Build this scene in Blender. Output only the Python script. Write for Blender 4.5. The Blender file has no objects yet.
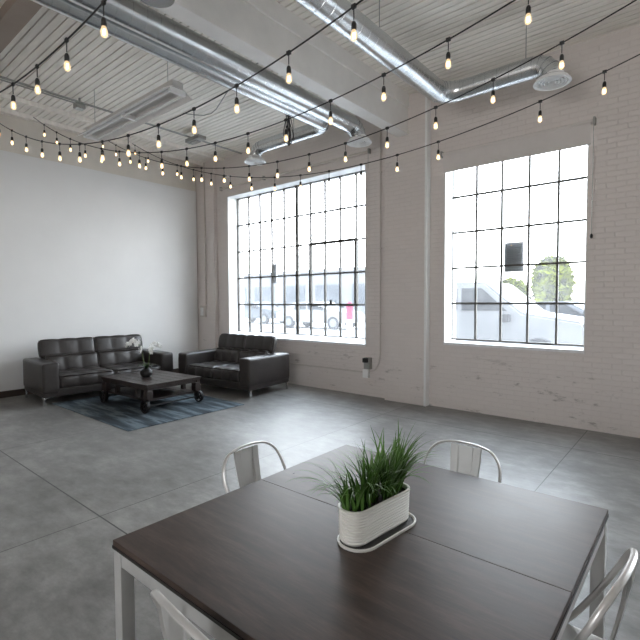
import bpy, bmesh, math, random
from mathutils import Vector, Matrix
random.seed(7)
PI = math.pi
sc = bpy.context.scene
COL = sc.collection

# ---------------------------------------------------------------- materials
def nodes(name):
    m = bpy.data.materials.new(name); m.use_nodes = True
    return m, m.node_tree.nodes, m.node_tree.links, m.node_tree.nodes['Principled BSDF']
def ramp(N, stops):
    r = N.new('ShaderNodeValToRGB'); e = r.color_ramp.elements
    while len(e) < len(stops): e.new(0.5)
    for k, (p, c) in enumerate(stops):
        e[k].position = p; e[k].color = (*c, 1) if len(c) == 3 else c
    return r
def noise(N, L, scale, detail=6, rough=.6, stretch=None):
    n = N.new('ShaderNodeTexNoise'); n.inputs['Scale'].default_value = scale
    n.inputs['Detail'].default_value = detail; n.inputs['Roughness'].default_value = rough
    t = N.new('ShaderNodeTexCoord'); mp = N.new('ShaderNodeMapping')
    if stretch: mp.inputs['Scale'].default_value = stretch
    L.new(t.outputs['Object'], mp.inputs['Vector']); L.new(mp.outputs[0], n.inputs['Vector'])
    return n
def mat(name, col, rough=.5, metal=0, var=.12, nscale=8, bump=0, stretch=None, coat=0, bscale=None, spec=None, rvar=0):
    m, N, L, B = nodes(name)
    n = noise(N, L, nscale, stretch=stretch)
    a = tuple(max(0, c*(1-var)) for c in col); b = tuple(min(1, c*(1+var)) for c in col)
    r = ramp(N, [(.3, a), (.7, b)]); L.new(n.outputs['Fac'], r.inputs[0]); L.new(r.outputs[0], B.inputs['Base Color'])
    B.inputs['Roughness'].default_value = rough; B.inputs['Metallic'].default_value = metal
    if coat: B.inputs['Coat Weight'].default_value = coat; B.inputs['Coat Roughness'].default_value = .15
    if spec is not None: B.inputs['Specular IOR Level'].default_value = spec
    if rvar:
        rr = ramp(N, [(.3, (rough-rvar,)*3), (.7, (rough+rvar,)*3)]); L.new(n.outputs['Fac'], rr.inputs[0]); L.new(rr.outputs[0], B.inputs['Roughness'])
    if bump:
        bn = noise(N, L, bscale or nscale*3, stretch=stretch)
        bp = N.new('ShaderNodeBump'); bp.inputs['Strength'].default_value = bump; bp.inputs['Distance'].default_value = .01
        L.new(bn.outputs['Fac'], bp.inputs['Height']); L.new(bp.outputs[0], B.inputs['Normal'])
    return m

def brick_mat():
    m, N, L, B = nodes('painted_brick')
    t = N.new('ShaderNodeTexCoord'); sp = N.new('ShaderNodeSeparateXYZ'); cb = N.new('ShaderNodeCombineXYZ'); ad = N.new('ShaderNodeMath')
    L.new(t.outputs['Object'], sp.inputs[0]); ad.operation = 'ADD'
    L.new(sp.outputs['X'], ad.inputs[0]); L.new(sp.outputs['Y'], ad.inputs[1])
    L.new(ad.outputs[0], cb.inputs['X']); L.new(sp.outputs['Z'], cb.inputs['Y'])
    br = N.new('ShaderNodeTexBrick'); br.inputs['Scale'].default_value = 1
    br.inputs['Brick Width'].default_value = .215; br.inputs['Row Height'].default_value = .069
    br.inputs['Mortar Size'].default_value = .007; br.inputs['Mortar Smooth'].default_value = .6
    wp = noise(N, L, 9, 3)                                   # slightly uneven courses under the paint
    wa = N.new('ShaderNodeVectorMath'); wa.operation = 'SCALE'; wa.inputs['Scale'].default_value = .012
    wb = N.new('ShaderNodeVectorMath'); wb.operation = 'ADD'
    L.new(wp.outputs['Color'], wa.inputs[0]); L.new(wa.outputs[0], wb.inputs[0]); L.new(cb.outputs[0], wb.inputs[1]); L.new(wb.outputs[0], br.inputs['Vector'])
    br.inputs['Color1'].default_value = (.70, .645, .615, 1); br.inputs['Color2'].default_value = (.72, .665, .635, 1); br.inputs['Mortar'].default_value = (.69, .635, .605, 1)
    # worn bare patches, only low on the wall
    pn = noise(N, L, 2.6, 9, .72, (1, 1, 3.2)); pr = ramp(N, [(.585, (0, 0, 0)), (.66, (1, 1, 1))]); L.new(pn.outputs['Fac'], pr.inputs[0])
    hr = ramp(N, [(.0, (1, 1, 1)), (.62, (.9, .9, .9)), (.95, (0, 0, 0))]); L.new(sp.outputs['Z'], hr.inputs[0])
    mu = N.new('ShaderNodeMath'); mu.operation = 'MULTIPLY'; L.new(pr.outputs[0], mu.inputs[0]); L.new(hr.outputs[0], mu.inputs[1])
    mx = N.new('ShaderNodeMix'); mx.data_type = 'RGBA'; L.new(mu.outputs[0], mx.inputs['Factor'])
    L.new(br.outputs['Color'], mx.inputs['A']); mx.inputs['B'].default_value = (.40, .36, .335, 1)
    L.new(mx.outputs['Result'], B.inputs['Base Color']); B.inputs['Roughness'].default_value = .62
    fn = noise(N, L, 22, 8); mh = N.new('ShaderNodeMath'); mh.operation = 'MULTIPLY_ADD'; mh.inputs[1].default_value = -.9
    L.new(br.outputs['Fac'], mh.inputs[0]); L.new(fn.outputs['Fac'], mh.inputs[2])
    m2 = N.new('ShaderNodeMath'); m2.operation = 'SUBTRACT'; L.new(mh.outputs[0], m2.inputs[0]); L.new(mu.outputs[0], m2.inputs[1])
    bp = N.new('ShaderNodeBump'); bp.inputs['Strength'].default_value = .6; bp.inputs['Distance'].default_value = .008
    L.new(m2.outputs[0], bp.inputs['Height']); L.new(bp.outputs[0], B.inputs['Normal'])
    return m

def floor_mat():
    m, N, L, B = nodes('polished_concrete')
    n1 = noise(N, L, .9, 8, .65); n2 = noise(N, L, 7, 10, .72, (.55, 1, 1))
    mm = N.new('ShaderNodeMath'); mm.operation = 'MULTIPLY_ADD'; mm.inputs[1].default_value = .55
    m3 = N.new('ShaderNodeMath'); m3.operation = 'MULTIPLY'; m3.inputs[1].default_value = .45
    L.new(n1.outputs['Fac'], m3.inputs[0]); L.new(n2.outputs['Fac'], mm.inputs[0]); L.new(m3.outputs[0], mm.inputs[2])
    r = ramp(N, [(.36, FLOOR[0]), (.5, FLOOR[1]), (.64, FLOOR[2])])
    L.new(mm.outputs[0], r.inputs[0])
    # each poured bay has its own tone
    tb = N.new('ShaderNodeTexCoord'); sb = N.new('ShaderNodeSeparateXYZ'); L.new(tb.outputs['Object'], sb.inputs[0]); ids = []
    for ax_, off, per in (('X', 3.615, 2.52), ('Y', -1.59, 4.2)):
        a = N.new('ShaderNodeMath'); a.operation = 'ADD'; a.inputs[1].default_value = off+.001; b = N.new('ShaderNodeMath'); b.operation = 'DIVIDE'; b.inputs[1].default_value = per
        c = N.new('ShaderNodeMath'); c.operation = 'FLOOR'; L.new(sb.outputs[ax_], a.inputs[0]); L.new(a.outputs[0], b.inputs[0]); L.new(b.outputs[0], c.inputs[0]); ids.append(c)
    cbn = N.new('ShaderNodeCombineXYZ'); L.new(ids[0].outputs[0], cbn.inputs[0]); L.new(ids[1].outputs[0], cbn.inputs[1])
    wn = N.new('ShaderNodeTexWhiteNoise'); L.new(cbn.outputs[0], wn.inputs['Vector']); tr_ = ramp(N, [(0, (.80,)*3), (1, (1.0,)*3)]); L.new(wn.outputs['Value'], tr_.inputs[0])
    ml = N.new('ShaderNodeMix'); ml.data_type = 'RGBA'; ml.blend_type = 'MULTIPLY'; ml.inputs['Factor'].default_value = 1; L.new(r.outputs[0], ml.inputs['A']); L.new(tr_.outputs[0], ml.inputs['B'])
    # saw-cut joints as dark lines along both directions
    t = N.new('ShaderNodeTexCoord'); sp = N.new('ShaderNodeSeparateXYZ'); L.new(t.outputs['Object'], sp.inputs[0])
    def line(axis, off, period, half):
        a = N.new('ShaderNodeMath'); a.operation = 'ADD'; a.inputs[1].default_value = -off + 100*period
        L.new(sp.outputs[axis], a.inputs[0])
        b = N.new('ShaderNodeMath'); b.operation = 'PINGPONG'; b.inputs[1].default_value = period/2; L.new(a.outputs[0], b.inputs[0])
        c = N.new('ShaderNodeMath'); c.operation = 'LESS_THAN'; c.inputs[1].default_value = half; L.new(b.outputs[0], c.inputs[0])
        return c
    lx = line('X', -3.615, 2.52, .004); ly = line('Y', 1.59, 4.2, .006)
    mxx = N.new('ShaderNodeMath'); mxx.operation = 'MAXIMUM'; L.new(lx.outputs[0], mxx.inputs[0]); L.new(ly.outputs[0], mxx.inputs[1])
    mx = N.new('ShaderNodeMix'); mx.data_type = 'RGBA'; L.new(mxx.outputs[0], mx.inputs['Factor'])
    L.new(ml.outputs['Result'], mx.inputs['A']); mx.inputs['B'].default_value = (.035, .033, .03, 1)
    L.new(mx.outputs['Result'], B.inputs['Base Color'])
    rr = ramp(N, [(.2, (.34,)*3), (.8, (.46,)*3)]); L.new(n2.outputs['Fac'], rr.inputs[0]); L.new(rr.outputs[0], B.inputs['Roughness'])
    bp = N.new('ShaderNodeBump'); bp.inputs['Strength'].default_value = .05; bp.inputs['Distance'].default_value = .002
    L.new(n2.outputs['Fac'], bp.inputs['Height']); L.new(bp.outputs[0], B.inputs['Normal'])
    return m

def rug_mat():
    m, N, L, B = nodes('rug_weave')
    n = noise(N, L, 2.2, 4, .55, (.4, 2.6, 1)); n2 = noise(N, L, 60, 4, .7, (.25, 3, 1))
    r = ramp(N, [(.32, (.008, .012, .017)), (.44, (.022, .034, .044)), (.5, (.05, .072, .088)), (.57, (.12, .15, .17)), (.66, (.03, .045, .055))])
    a = N.new('ShaderNodeMath'); a.operation = 'MULTIPLY_ADD'; a.inputs[1].default_value = .14
    L.new(n2.outputs['Fac'], a.inputs[0]); s = N.new('ShaderNodeMath'); s.operation = 'SUBTRACT'; s.inputs[1].default_value = .07
    L.new(n.outputs['Fac'], s.inputs[0]); L.new(s.outputs[0], a.inputs[2]); L.new(a.outputs[0], r.inputs[0]); L.new(r.outputs[0], B.inputs['Base Color'])
    B.inputs['Roughness'].default_value = .95
    bp = N.new('ShaderNodeBump'); bp.inputs['Strength'].default_value = .4; bp.inputs['Distance'].default_value = .004
    L.new(n2.outputs['Fac'], bp.inputs['Height']); L.new(bp.outputs[0], B.inputs['Normal'])
    return m

def wood_top_mat():
    m, N, L, B = nodes('dark_board_top')
    n = noise(N, L, 3.2, 8, .65, (1, 7, 1)); n2 = noise(N, L, 26, 8, .7, (.6, 6, 1)); n3 = noise(N, L, 1.7, 3, .5)
    a = N.new('ShaderNodeMath'); a.operation = 'MULTIPLY_ADD'; a.inputs[1].default_value = .4; L.new(n2.outputs['Fac'], a.inputs[0])
    s = N.new('ShaderNodeMath'); s.operation = 'MULTIPLY'; s.inputs[1].default_value = .6; L.new(n.outputs['Fac'], s.inputs[0]); L.new(s.outputs[0], a.inputs[2])
    r = ramp(N, [(.36, (.024, .014, .011)), (.5, (.046, .029, .022)), (.64, (.078, .051, .040))]); L.new(a.outputs[0], r.inputs[0])
    L.new(r.outputs[0], B.inputs['Base Color'])
    rr = ramp(N, [(.3, (.40,)*3), (.7, (.47,)*3)]); L.new(a.outputs[0], rr.inputs[0]); L.new(rr.outputs[0], B.inputs['Roughness'])
    bp = N.new('ShaderNodeBump'); bp.inputs['Strength'].default_value = .04; bp.inputs['Distance'].default_value = .0004
    L.new(n2.outputs['Fac'], bp.inputs['Height']); L.new(bp.outputs[0], B.inputs['Normal']); B.inputs['Specular IOR Level'].default_value = .36
    return m

def glass_mat(name, dirt=.10):
    m, N, L, B = nodes(name); out = [n for n in N if n.type == 'OUTPUT_MATERIAL'][0]; N.remove(B)
    tr = N.new('ShaderNodeBsdfTransparent'); tr.inputs[0].default_value = (.95, .97, .98, 1)
    gl = N.new('ShaderNodeBsdfGlossy'); gl.inputs['Roughness'].default_value = .03
    lw = N.new('ShaderNodeLayerWeight'); lw.inputs[0].default_value = .5; pw = N.new('ShaderNodeMath'); pw.operation = 'POWER'; pw.inputs[1].default_value = 4
    fr = N.new('ShaderNodeMath'); fr.operation = 'MULTIPLY_ADD'; fr.inputs[1].default_value = .7; fr.inputs[2].default_value = .04
    L.new(lw.outputs['Facing'], pw.inputs[0]); L.new(pw.outputs[0], fr.inputs[0])
    tl = N.new('ShaderNodeBsdfTranslucent'); tl.inputs[0].default_value = (.95, .97, 1, 1)
    m1 = N.new('ShaderNodeMixShader'); L.new(fr.outputs[0], m1.inputs[0]); L.new(tr.outputs[0], m1.inputs[1]); L.new(gl.outputs[0], m1.inputs[2])
    m2 = N.new('ShaderNodeMixShader'); L.new(m1.outputs[0], m2.inputs[1]); L.new(tl.outputs[0], m2.inputs[2])
    n = noise(N, L, 1.6, 5, .6); r = ramp(N, [(.3, (dirt*.6,)*3), (.7, (dirt*1.5,)*3)]); L.new(n.outputs['Fac'], r.inputs[0]); L.new(r.outputs[0], m2.inputs[0])
    L.new(m2.outputs[0], out.inputs[0]); return m

def emit_mat(name, col, strength):
    m, N, L, B = nodes(name)
    B.inputs['Base Color'].default_value = (*col, 1); B.inputs['Emission Color'].default_value = (*col, 1)
    n = noise(N, L, 40, 2); r = ramp(N, [(.2, (strength*.8,)*3), (.8, (strength*1.2,)*3)]); L.new(n.outputs['Fac'], r.inputs[0])
    mu = N.new('ShaderNodeMath'); mu.operation = 'MULTIPLY'; mu.inputs[1].default_value = 1; L.new(n.outputs['Fac'], mu.inputs[0]); mu.inputs[1].default_value = strength*2
    L.new(mu.outputs[0], B.inputs['Emission Strength']); B.inputs['Roughness'].default_value = .2
    return m

def bulb_mat():
    m, N, L, B = nodes('bulb_glass'); out = [n for n in N if n.type == 'OUTPUT_MATERIAL'][0]; N.remove(B)
    tr = N.new('ShaderNodeBsdfTransparent'); tr.inputs[0].default_value = (.95, .9, .82, 1)
    gl = N.new('ShaderNodeBsdfGlossy'); gl.inputs['Roughness'].default_value = .05
    em = N.new('ShaderNodeEmission'); em.inputs[0].default_value = (1, .72, .42, 1); em.inputs[1].default_value = 1.1
    lw = N.new('ShaderNodeLayerWeight'); lw.inputs[0].default_value = .35
    m1 = N.new('ShaderNodeMixShader'); L.new(lw.outputs['Facing'], m1.inputs[0]); L.new(tr.outputs[0], m1.inputs[1]); L.new(gl.outputs[0], m1.inputs[2])
    ad = N.new('ShaderNodeMixShader'); ad.inputs[0].default_value = .45; L.new(m1.outputs[0], ad.inputs[1]); L.new(em.outputs[0], ad.inputs[2])
    L.new(ad.outputs[0], out.inputs[0]); return m

FLOOR = [(.12, .114, .105), (.22, .212, .20), (.35, .338, .32)]
M = {}
M['brick'] = brick_mat(); M['floor'] = floor_mat(); M['rug'] = rug_mat(); M['top'] = wood_top_mat()
M['drywall'] = mat('white_drywall', (.78, .775, .765), .75, var=.02, nscale=1.5)
M['cream'] = mat('cream_painted_plaster', (.72, .675, .61), .7, var=.05, nscale=3, bump=.15)
M['ceil'] = mat('whitewashed_deck', (.86, .82, .755), .7, var=.09, nscale=5, stretch=(.4, 3, 1), bump=.05)
M['ceilgap'] = mat('deck_gap', (.10, .085, .07), .9)
M['beam'] = mat('painted_beam', (.82, .80, .77), .6, var=.05, nscale=3)
M['brownbeam'] = mat('tan_beam', (.30, .24, .20), .6, var=.08, nscale=3)
M['white'] = mat('white_gloss_paint', (.82, .82, .81), .45, var=.03, nscale=6)
M['sill'] = mat('worn_white_sill', (.78, .78, .78), .5, var=.10, nscale=14, bump=.3)
M['bar'] = mat('weathered_steel_bar', (.085, .08, .072), .6, .2, var=.5, nscale=30)
M['glass'] = glass_mat('dusty_window_glass', .03)
M['leather'] = mat('dark_brown_leather', (.034, .029, .027), .38, var=.15, nscale=14, bump=.08, bscale=90)
M['chrome'] = mat('brushed_chrome', (.72, .72, .73), .18, 1, var=.04)
M['cartwood'] = mat('dark_cart_timber', (.024, .016, .014), .33, var=.3, nscale=5, stretch=(1, 6, 1), bump=.25)
M['iron'] = mat('cast_iron', (.018, .017, .017), .45, .5, var=.3, nscale=20, bump=.1)
M['galv'] = mat('galvanised_duct', (.60, .62, .63), .27, 1, var=.05, nscale=3)
M['galvdark'] = mat('duct_seam', (.38, .40, .41), .40, 1, var=.10, nscale=9)
M['conduit'] = mat('grey_conduit', (.36, .36, .34), .45, .6, var=.1)
M['pconduit'] = mat('painted_conduit', (.60, .55, .51), .55, var=.06)
M['lampbody'] = mat('lamp_housing', (.56, .54, .52), .45, 0, var=.05)
M['reflect'] = mat('lamp_reflector', (.74, .72, .70), .4, 0, var=.05)
M['tube'] = mat('unlit_tube_glass', (.80, .80, .80), .2, var=.02)
M['black'] = mat('black_rubber', (.012, .012, .012), .5, var=.2)
M['bulb'] = bulb_mat(); M['filament'] = emit_mat('glowing_filament', (1, .62, .28), 14)
M['blind'] = mat('grey_blind_fabric', (.68, .64, .615), .8, var=.03, nscale=5)
M['chair'] = mat('pale_metal_chair', (.58, .565, .545), .34, .45, var=.04, nscale=10)
M['tableframe'] = mat('pale_steel_frame', (.56, .55, .53), .32, .45, var=.07, nscale=10)
M['edge'] = mat('black_table_edge', (.012, .010, .009), .4, var=.3)
M['planter'] = mat('ivory_enamel', (.70, .68, .63), .38, var=.03)
M['soil'] = mat('potting_soil', (.022, .016, .012), .95, var=.5, nscale=60, bump=.8)
M['leaf'] = mat('grass_leaf', (.085, .185, .034), .42, var=.55, nscale=7)
M['leafdark'] = mat('orchid_leaf', (.018, .05, .015), .35, var=.3)
M['petal'] = mat('white_petal', (.93, .93, .91), .5, var=.03)
M['stem'] = mat('green_stem', (.12, .17, .05), .5)
M['asphalt'] = mat('pale_pavement', (.26, .26, .26), .9, spec=.1, var=.06, nscale=1)
M['carwhite'] = mat('white_car_paint', (.13, .135, .14), .5, spec=.1, var=.04)
M['carsilver'] = mat('silver_car_paint', (.085, .09, .10), .5, spec=.1, var=.04)
M['carglass'] = mat('dark_car_window', (.010, .012, .015), .5, spec=.1, var=.1)
M['tyre'] = mat('tyre_rubber', (.02, .02, .022), .8, spec=.1)
M['facade'] = mat('pale_facade', (.085, .088, .095), .85, spec=.1, var=.04, nscale=1)
M['facadegrey'] = mat('grey_shutter', (.040, .045, .052), .7, spec=.1, var=.08)
M['foliage'] = mat('yellow_green_foliage', (.062, .072, .006), .9, spec=.02, var=.6, nscale=1.2)
M['bark'] = mat('tree_bark', (.13, .10, .08), .8)
M['pink'] = mat('pink_paint', (.11, .010, .035), .7, spec=.1)
M['ventgrey'] = mat('grey_louvre', (.34, .35, .36), .6, .2)
M['trim'] = mat('dark_base_strip', (.05, .035, .028), .6)

# ---------------------------------------------------------------- mesh helpers
def obj(name, bm, m, parent=None, smooth=True, loc=None, rz=None, angle=35):
    me = bpy.data.meshes.new(name); bm.normal_update()
    if smooth:
        for f in bm.faces: f.smooth = True
    bm.to_mesh(me); bm.free()
    if smooth: me.set_sharp_from_angle(angle=math.radians(angle))
    o = bpy.data.objects.new(name, me); COL.objects.link(o); me.materials.append(M[m] if isinstance(m, str) else m)
    if parent: o.parent = parent
    if loc is not None: o.location = loc
    if rz is not None: o.rotation_euler = (0, 0, rz)
    return o
def thing(name, label, cat, loc=(0, 0, 0), rz=0, group=None, kind=None):
    o = bpy.data.objects.new(name, None); COL.objects.link(o); o.empty_display_size = .1
    o.location = loc; o.rotation_euler = (0, 0, rz); tag(o, label, cat, group, kind); return o
def tag(o, label=None, cat=None, group=None, kind=None):
    if label: o['label'] = label
    if cat: o['category'] = cat
    if group: o['group'] = group
    if kind: o['kind'] = kind
    return o
def box(bm, x0, x1, y0, y1, z0, z1, bev=0, mtx=None, seg=2):
    g = bmesh.ops.create_cube(bm, size=1)
    vs = g['verts']
    bmesh.ops.scale(bm, vec=(abs(x1-x0), abs(y1-y0), abs(z1-z0)), verts=vs)
    bmesh.ops.translate(bm, vec=((x0+x1)/2, (y0+y1)/2, (z0+z1)/2), verts=vs)
    if bev:
        es = list({e for v in vs for e in v.link_edges})
        r = bmesh.ops.bevel(bm, geom=es, offset=bev, segments=seg, profile=.6, affect='EDGES')
        vs = list({v for f in r['faces'] for v in f.verts} | {v for v in vs if v.is_valid})
    if mtx is not None: bmesh.ops.transform(bm, matrix=mtx, verts=vs)
    return vs
def BM(): return bmesh.new()
def bx(*a, **k):
    bm = BM(); box(bm, *a, **k); return bm
def frame_at(t, hint):
    t = t.normalized(); n = hint - t*hint.dot(t)
    if n.length < 1e-4: n = t.orthogonal()
    n.normalize(); return n, t.cross(n)
def tube(bm, pts, r, n=10, cap=True, rx=None, closed=False):
    """round (or, with rx, oval) tube along a path"""
    pts = [Vector(p) for p in pts]; rings = []; hint = Vector((0, 0, 1)) if abs((pts[1]-pts[0]).normalized().z) < .9 else Vector((1, 0, 0))
    K = len(pts)
    for i, p in enumerate(pts):
        if closed: t = pts[(i+1) % K]-pts[i-1]
        else: t = pts[min(i+1, K-1)]-pts[max(i-1, 0)]
        a, b = frame_at(t, hint); hint = a
        rr = r[i] if isinstance(r, (list, tuple)) else r; r2 = rr if rx is None else rx
        rings.append([bm.verts.new(p + a*math.cos(2*PI*k/n)*rr + b*math.sin(2*PI*k/n)*r2) for k in range(n)])
    R = range(K if closed else K-1)
    for i in R:
        A, B_ = rings[i], rings[(i+1) % K]
        for k in range(n): bm.faces.new((A[k], A[(k+1) % n], B_[(k+1) % n], B_[k]))
    if cap and not closed:
        bm.faces.new(rings[0][::-1]); bm.faces.new(rings[-1])
    return bm
def lathe(bm, prof, n=24, mtx=None, cap=True):
    rings = []
    for r, z in prof:
        rings.append([bm.verts.new((r*math.cos(2*PI*k/n), r*math.sin(2*PI*k/n), z)) for k in range(n)])
    for A, B_ in zip(rings, rings[1:]):
        for k in range(n): bm.faces.new((A[k], A[(k+1) % n], B_[(k+1) % n], B_[k]))
    if cap: bm.faces.new(rings[0][::-1]); bm.faces.new(rings[-1])
    if mtx is not None: bmesh.ops.transform(bm, matrix=mtx, verts=[v for r in rings for v in r])
    return bm
def spline(P, n=6):
    P = [Vector(p) for p in P]; out = []
    Q = [P[0]*2-P[1]] + P + [P[-1]*2-P[-2]]
    for i in range(1, len(Q)-2):
        for k in range(n):
            t = k/n; a, b, c, d = Q[i-1], Q[i], Q[i+1], Q[i+2]
            out.append(.5*((2*b)+(c-a)*t+(2*a-5*b+4*c-d)*t*t+(3*b-a-3*c+d)*t**3))
    out.append(P[-1]); return out
def prism(bm, poly, axis, a, b):
    """extrude a 2D polygon; axis 'y': poly in xz"""
    def P(u, v, w): return {'y': (u, w, v), 'x': (w, u, v), 'z': (u, v, w)}[axis]
    A = [bm.verts.new(P(u, v, a)) for u, v in poly]; B_ = [bm.verts.new(P(u, v, b)) for u, v in poly]
    bm.faces.new(A); bm.faces.new(B_[::-1]); n = len(poly)
    for k in range(n): bm.faces.new((A[k], B_[k], B_[(k+1) % n], A[(k+1) % n]))
    bmesh.ops.recalc_face_normals(bm, faces=bm.faces[:]); return bm
def puffy(size, r, cells=(1, 1, 1), bulge=.012, per=7, crown=0):
    """upholstered block: rounded box whose faces swell between stitched seams"""
    bm = BM(); hs = [s/2 for s in size]
    def axis(h, c):
        out = []
        for k in range(4): out.append(-h + r*(1-math.cos(k/4*PI/2))*1.0)
        n = max(4, per*c)
        for k in range(n+1): out.append(-h+r + (2*h-2*r)*k/n)
        for k in range(3, -1, -1): out.append(h - r*(1-math.cos(k/4*PI/2)))
        return out
    ax = [axis(h, c) for h, c in zip(hs, cells)]
    cache = {}
    def vert(p, face):
        key = tuple(round(c, 5) for c in p)
        if key in cache: return cache[key]
        q = [max(-h+r, min(h-r, c)) for c, h in zip(p, hs)]
        d = Vector([a-b for a, b in zip(p, q)])
        d = d.normalized() if d.length > 0 else Vector((0, 0, 1))
        amp = bulge
        for i in range(3):
            if cells[i] == 1 and True:
                s = (p[i]+hs[i])/(2*hs[i]); w = math.sin(PI*min(1, max(0, s)))**.5 if abs(d[i]) < .7 else 1
            else:
                s = (p[i]+hs[i])/(2*hs[i])*cells[i]; w = abs(math.sin(PI*s))**.42 if abs(d[i]) < .7 else 1
            amp *= w
        pos = Vector(q) + d*(r+amp)
        if crown: pos.z += crown*math.cos(p[0]/hs[0]*PI/2)*(1 if p[2] > 0 else 0)
        v = bm.verts.new(pos); cache[key] = v; return v
    for a in range(3):
        u, w = [(1, 2), (2, 0), (0, 1)][a]
        for sgn in (-1, 1):
            for i in range(len(ax[u])-1):
                for j in range(len(ax[w])-1):
                    q = []
                    for (di, dj) in ((0, 0), (1, 0), (1, 1), (0, 1)):
                        p = [0, 0, 0]; p[a] = sgn*hs[a]; p[u] = ax[u][i+di]; p[w] = ax[w][j+dj]; q.append(vert(p, a))
                    if len(set(q)) == 4: bm.faces.new(q if sgn > 0 else q[::-1])
    return bm
def shift(bm, mtx):
    bmesh.ops.transform(bm, matrix=mtx, verts=bm.verts[:]); return bm
def T(x, y, z): return Matrix.Translation((x, y, z))
def RX(a): return Matrix.Rotation(a, 4, 'X')
def RY(a): return Matrix.Rotation(a, 4, 'Y')
def RZ(a): return Matrix.Rotation(a, 4, 'Z')
def struct(name, bm, m, parent=None, smooth=False):
    o = obj(name, bm, m, parent, smooth=smooth)
    if not parent: o['kind'] = 'structure'
    return o

# ---------------------------------------------------------------- the room
XA, YB, CZ = -9.5, 6.75, 5.0
XR, YF = 4.2, -3.6
struct('floor', bx(XA-.3, XR+.3, YF-.3, YB, -.15, 0), 'floor')
# ceiling deck: narrow whitewashed planks running along X with real gaps
bm = BM(); y = YF-.1; k = 0
while y < YB:
    w = .084
    z = CZ + random.uniform(-.003, .003)
    box(bm, XA-.1, XR+.1, y, y+w, z, CZ+.06); y += .1
cl = struct('ceiling', bm, 'ceil')
cb = obj('deck_backing', bx(XA-.3, XR+.3, YF-.3, YB+.3, CZ+.03, CZ+.2), 'ceilgap', cl, smooth=False)

def wall_with_holes(name, x0, x1, z0, z1, y0, y1, holes, m):
    """wall in the XZ plane with rectangular openings"""
    bm = BM(); xs = sorted({x0, x1, *[h[0] for h in holes], *[h[1] for h in holes]})
    zs = sorted({z0, z1, *[h[2] for h in holes], *[h[3] for h in holes]})
    for a, b in zip(xs, xs[1:]):
        for c, d in zip(zs, zs[1:]):
            mx_, mz_ = (a+b)/2, (c+d)/2
            if any(h[0] < mx_ < h[1] and h[2] < mz_ < h[3] for h in holes): continue
            box(bm, a, b, y0, y1, c, d)
    bmesh.ops.remove_doubles(bm, verts=bm.verts[:], dist=1e-5)
    seen = {}
    for f in bm.faces[:]:                                   # drop the faces between neighbouring blocks
        c = tuple(round(v, 3) for v in f.calc_center_median())
        if c in seen: seen[c].append(f)
        else: seen[c] = [f]
    bmesh.ops.delete(bm, geom=[f for L_ in seen.values() if len(L_) > 1 for f in L_], context='FACES')
    return struct(name, bm, m)
W1 = (-8.4, -4.58, .92, 4.10); W2 = (-3.10, -1.15, 1.04, 3.92); W3 = (.9, 3.3, 1.04, 3.92)
wall_with_holes('wall_right', XA-.3, XR+.3, 0, CZ+.03, YB, YB+.45, [W1, W2, W3], 'brick')
struct('wall_left', bx(XA-.3, XA, YF, YB, 0, CZ+.03), 'cream')
o = struct('trim_1', bx(XA, XA+.045, YF, YB-.12, .12, 4.36, bev=.004), 'drywall')
o = struct('baseboard_left', bx(XA, XA+.03, YF, YB-.12, 0, .12), 'trim')
# walls behind the camera, with one window added to supply fill light
FILL_WIN = [(-2.7, -.9, 1.5, 3.5)]
wall_with_holes('wall_front', XA-.3, XR+.3, 0, CZ+.03, YF-.3, YF, FILL_WIN, 'brick')
struct('wall_far_right', bx(XR, XR+.3, YF, YB, 0, CZ+.03), 'drywall')
# pilasters and the main beam they carry
struct('trim_2', bx(-4.12, -3.38, YB-.12, YB, 0, CZ, bev=.012), 'brick')
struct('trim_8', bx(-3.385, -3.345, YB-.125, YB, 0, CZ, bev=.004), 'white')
struct('trim_3', bx(XA, -8.80, YB-.10, YB, 0, CZ, bev=.012), 'brick')
bm = BM()
box(bm, -3.86, -3.69, YF, YB, 4.40, 4.90, bev=.01); box(bm, -3.88, -3.67, YF, YB, 4.37, 4.42, bev=.008); box(bm, -3.90, -3.665, YF, YB, 4.79, CZ, bev=.01)
for yy in [v*.9 for v in range(-3, 8)]: box(bm, -3.70, -3.685, yy, yy+.05, 4.73, 4.77)
struct('trim_4', bm, 'beam')
bm = BM(); box(bm, XA, -3.9, 1.73, 1.95, 4.87, CZ, bev=.008); struct('trim_5', bm, 'brownbeam')
# shallow purlins along the ceiling by the left wall
for n_, x in ((6, -8.55), (7, -9.2)):
    struct('trim_%d' % n_, bx(x-.03, x+.03, YF, YB, 4.93, CZ), 'ceil')

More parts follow.
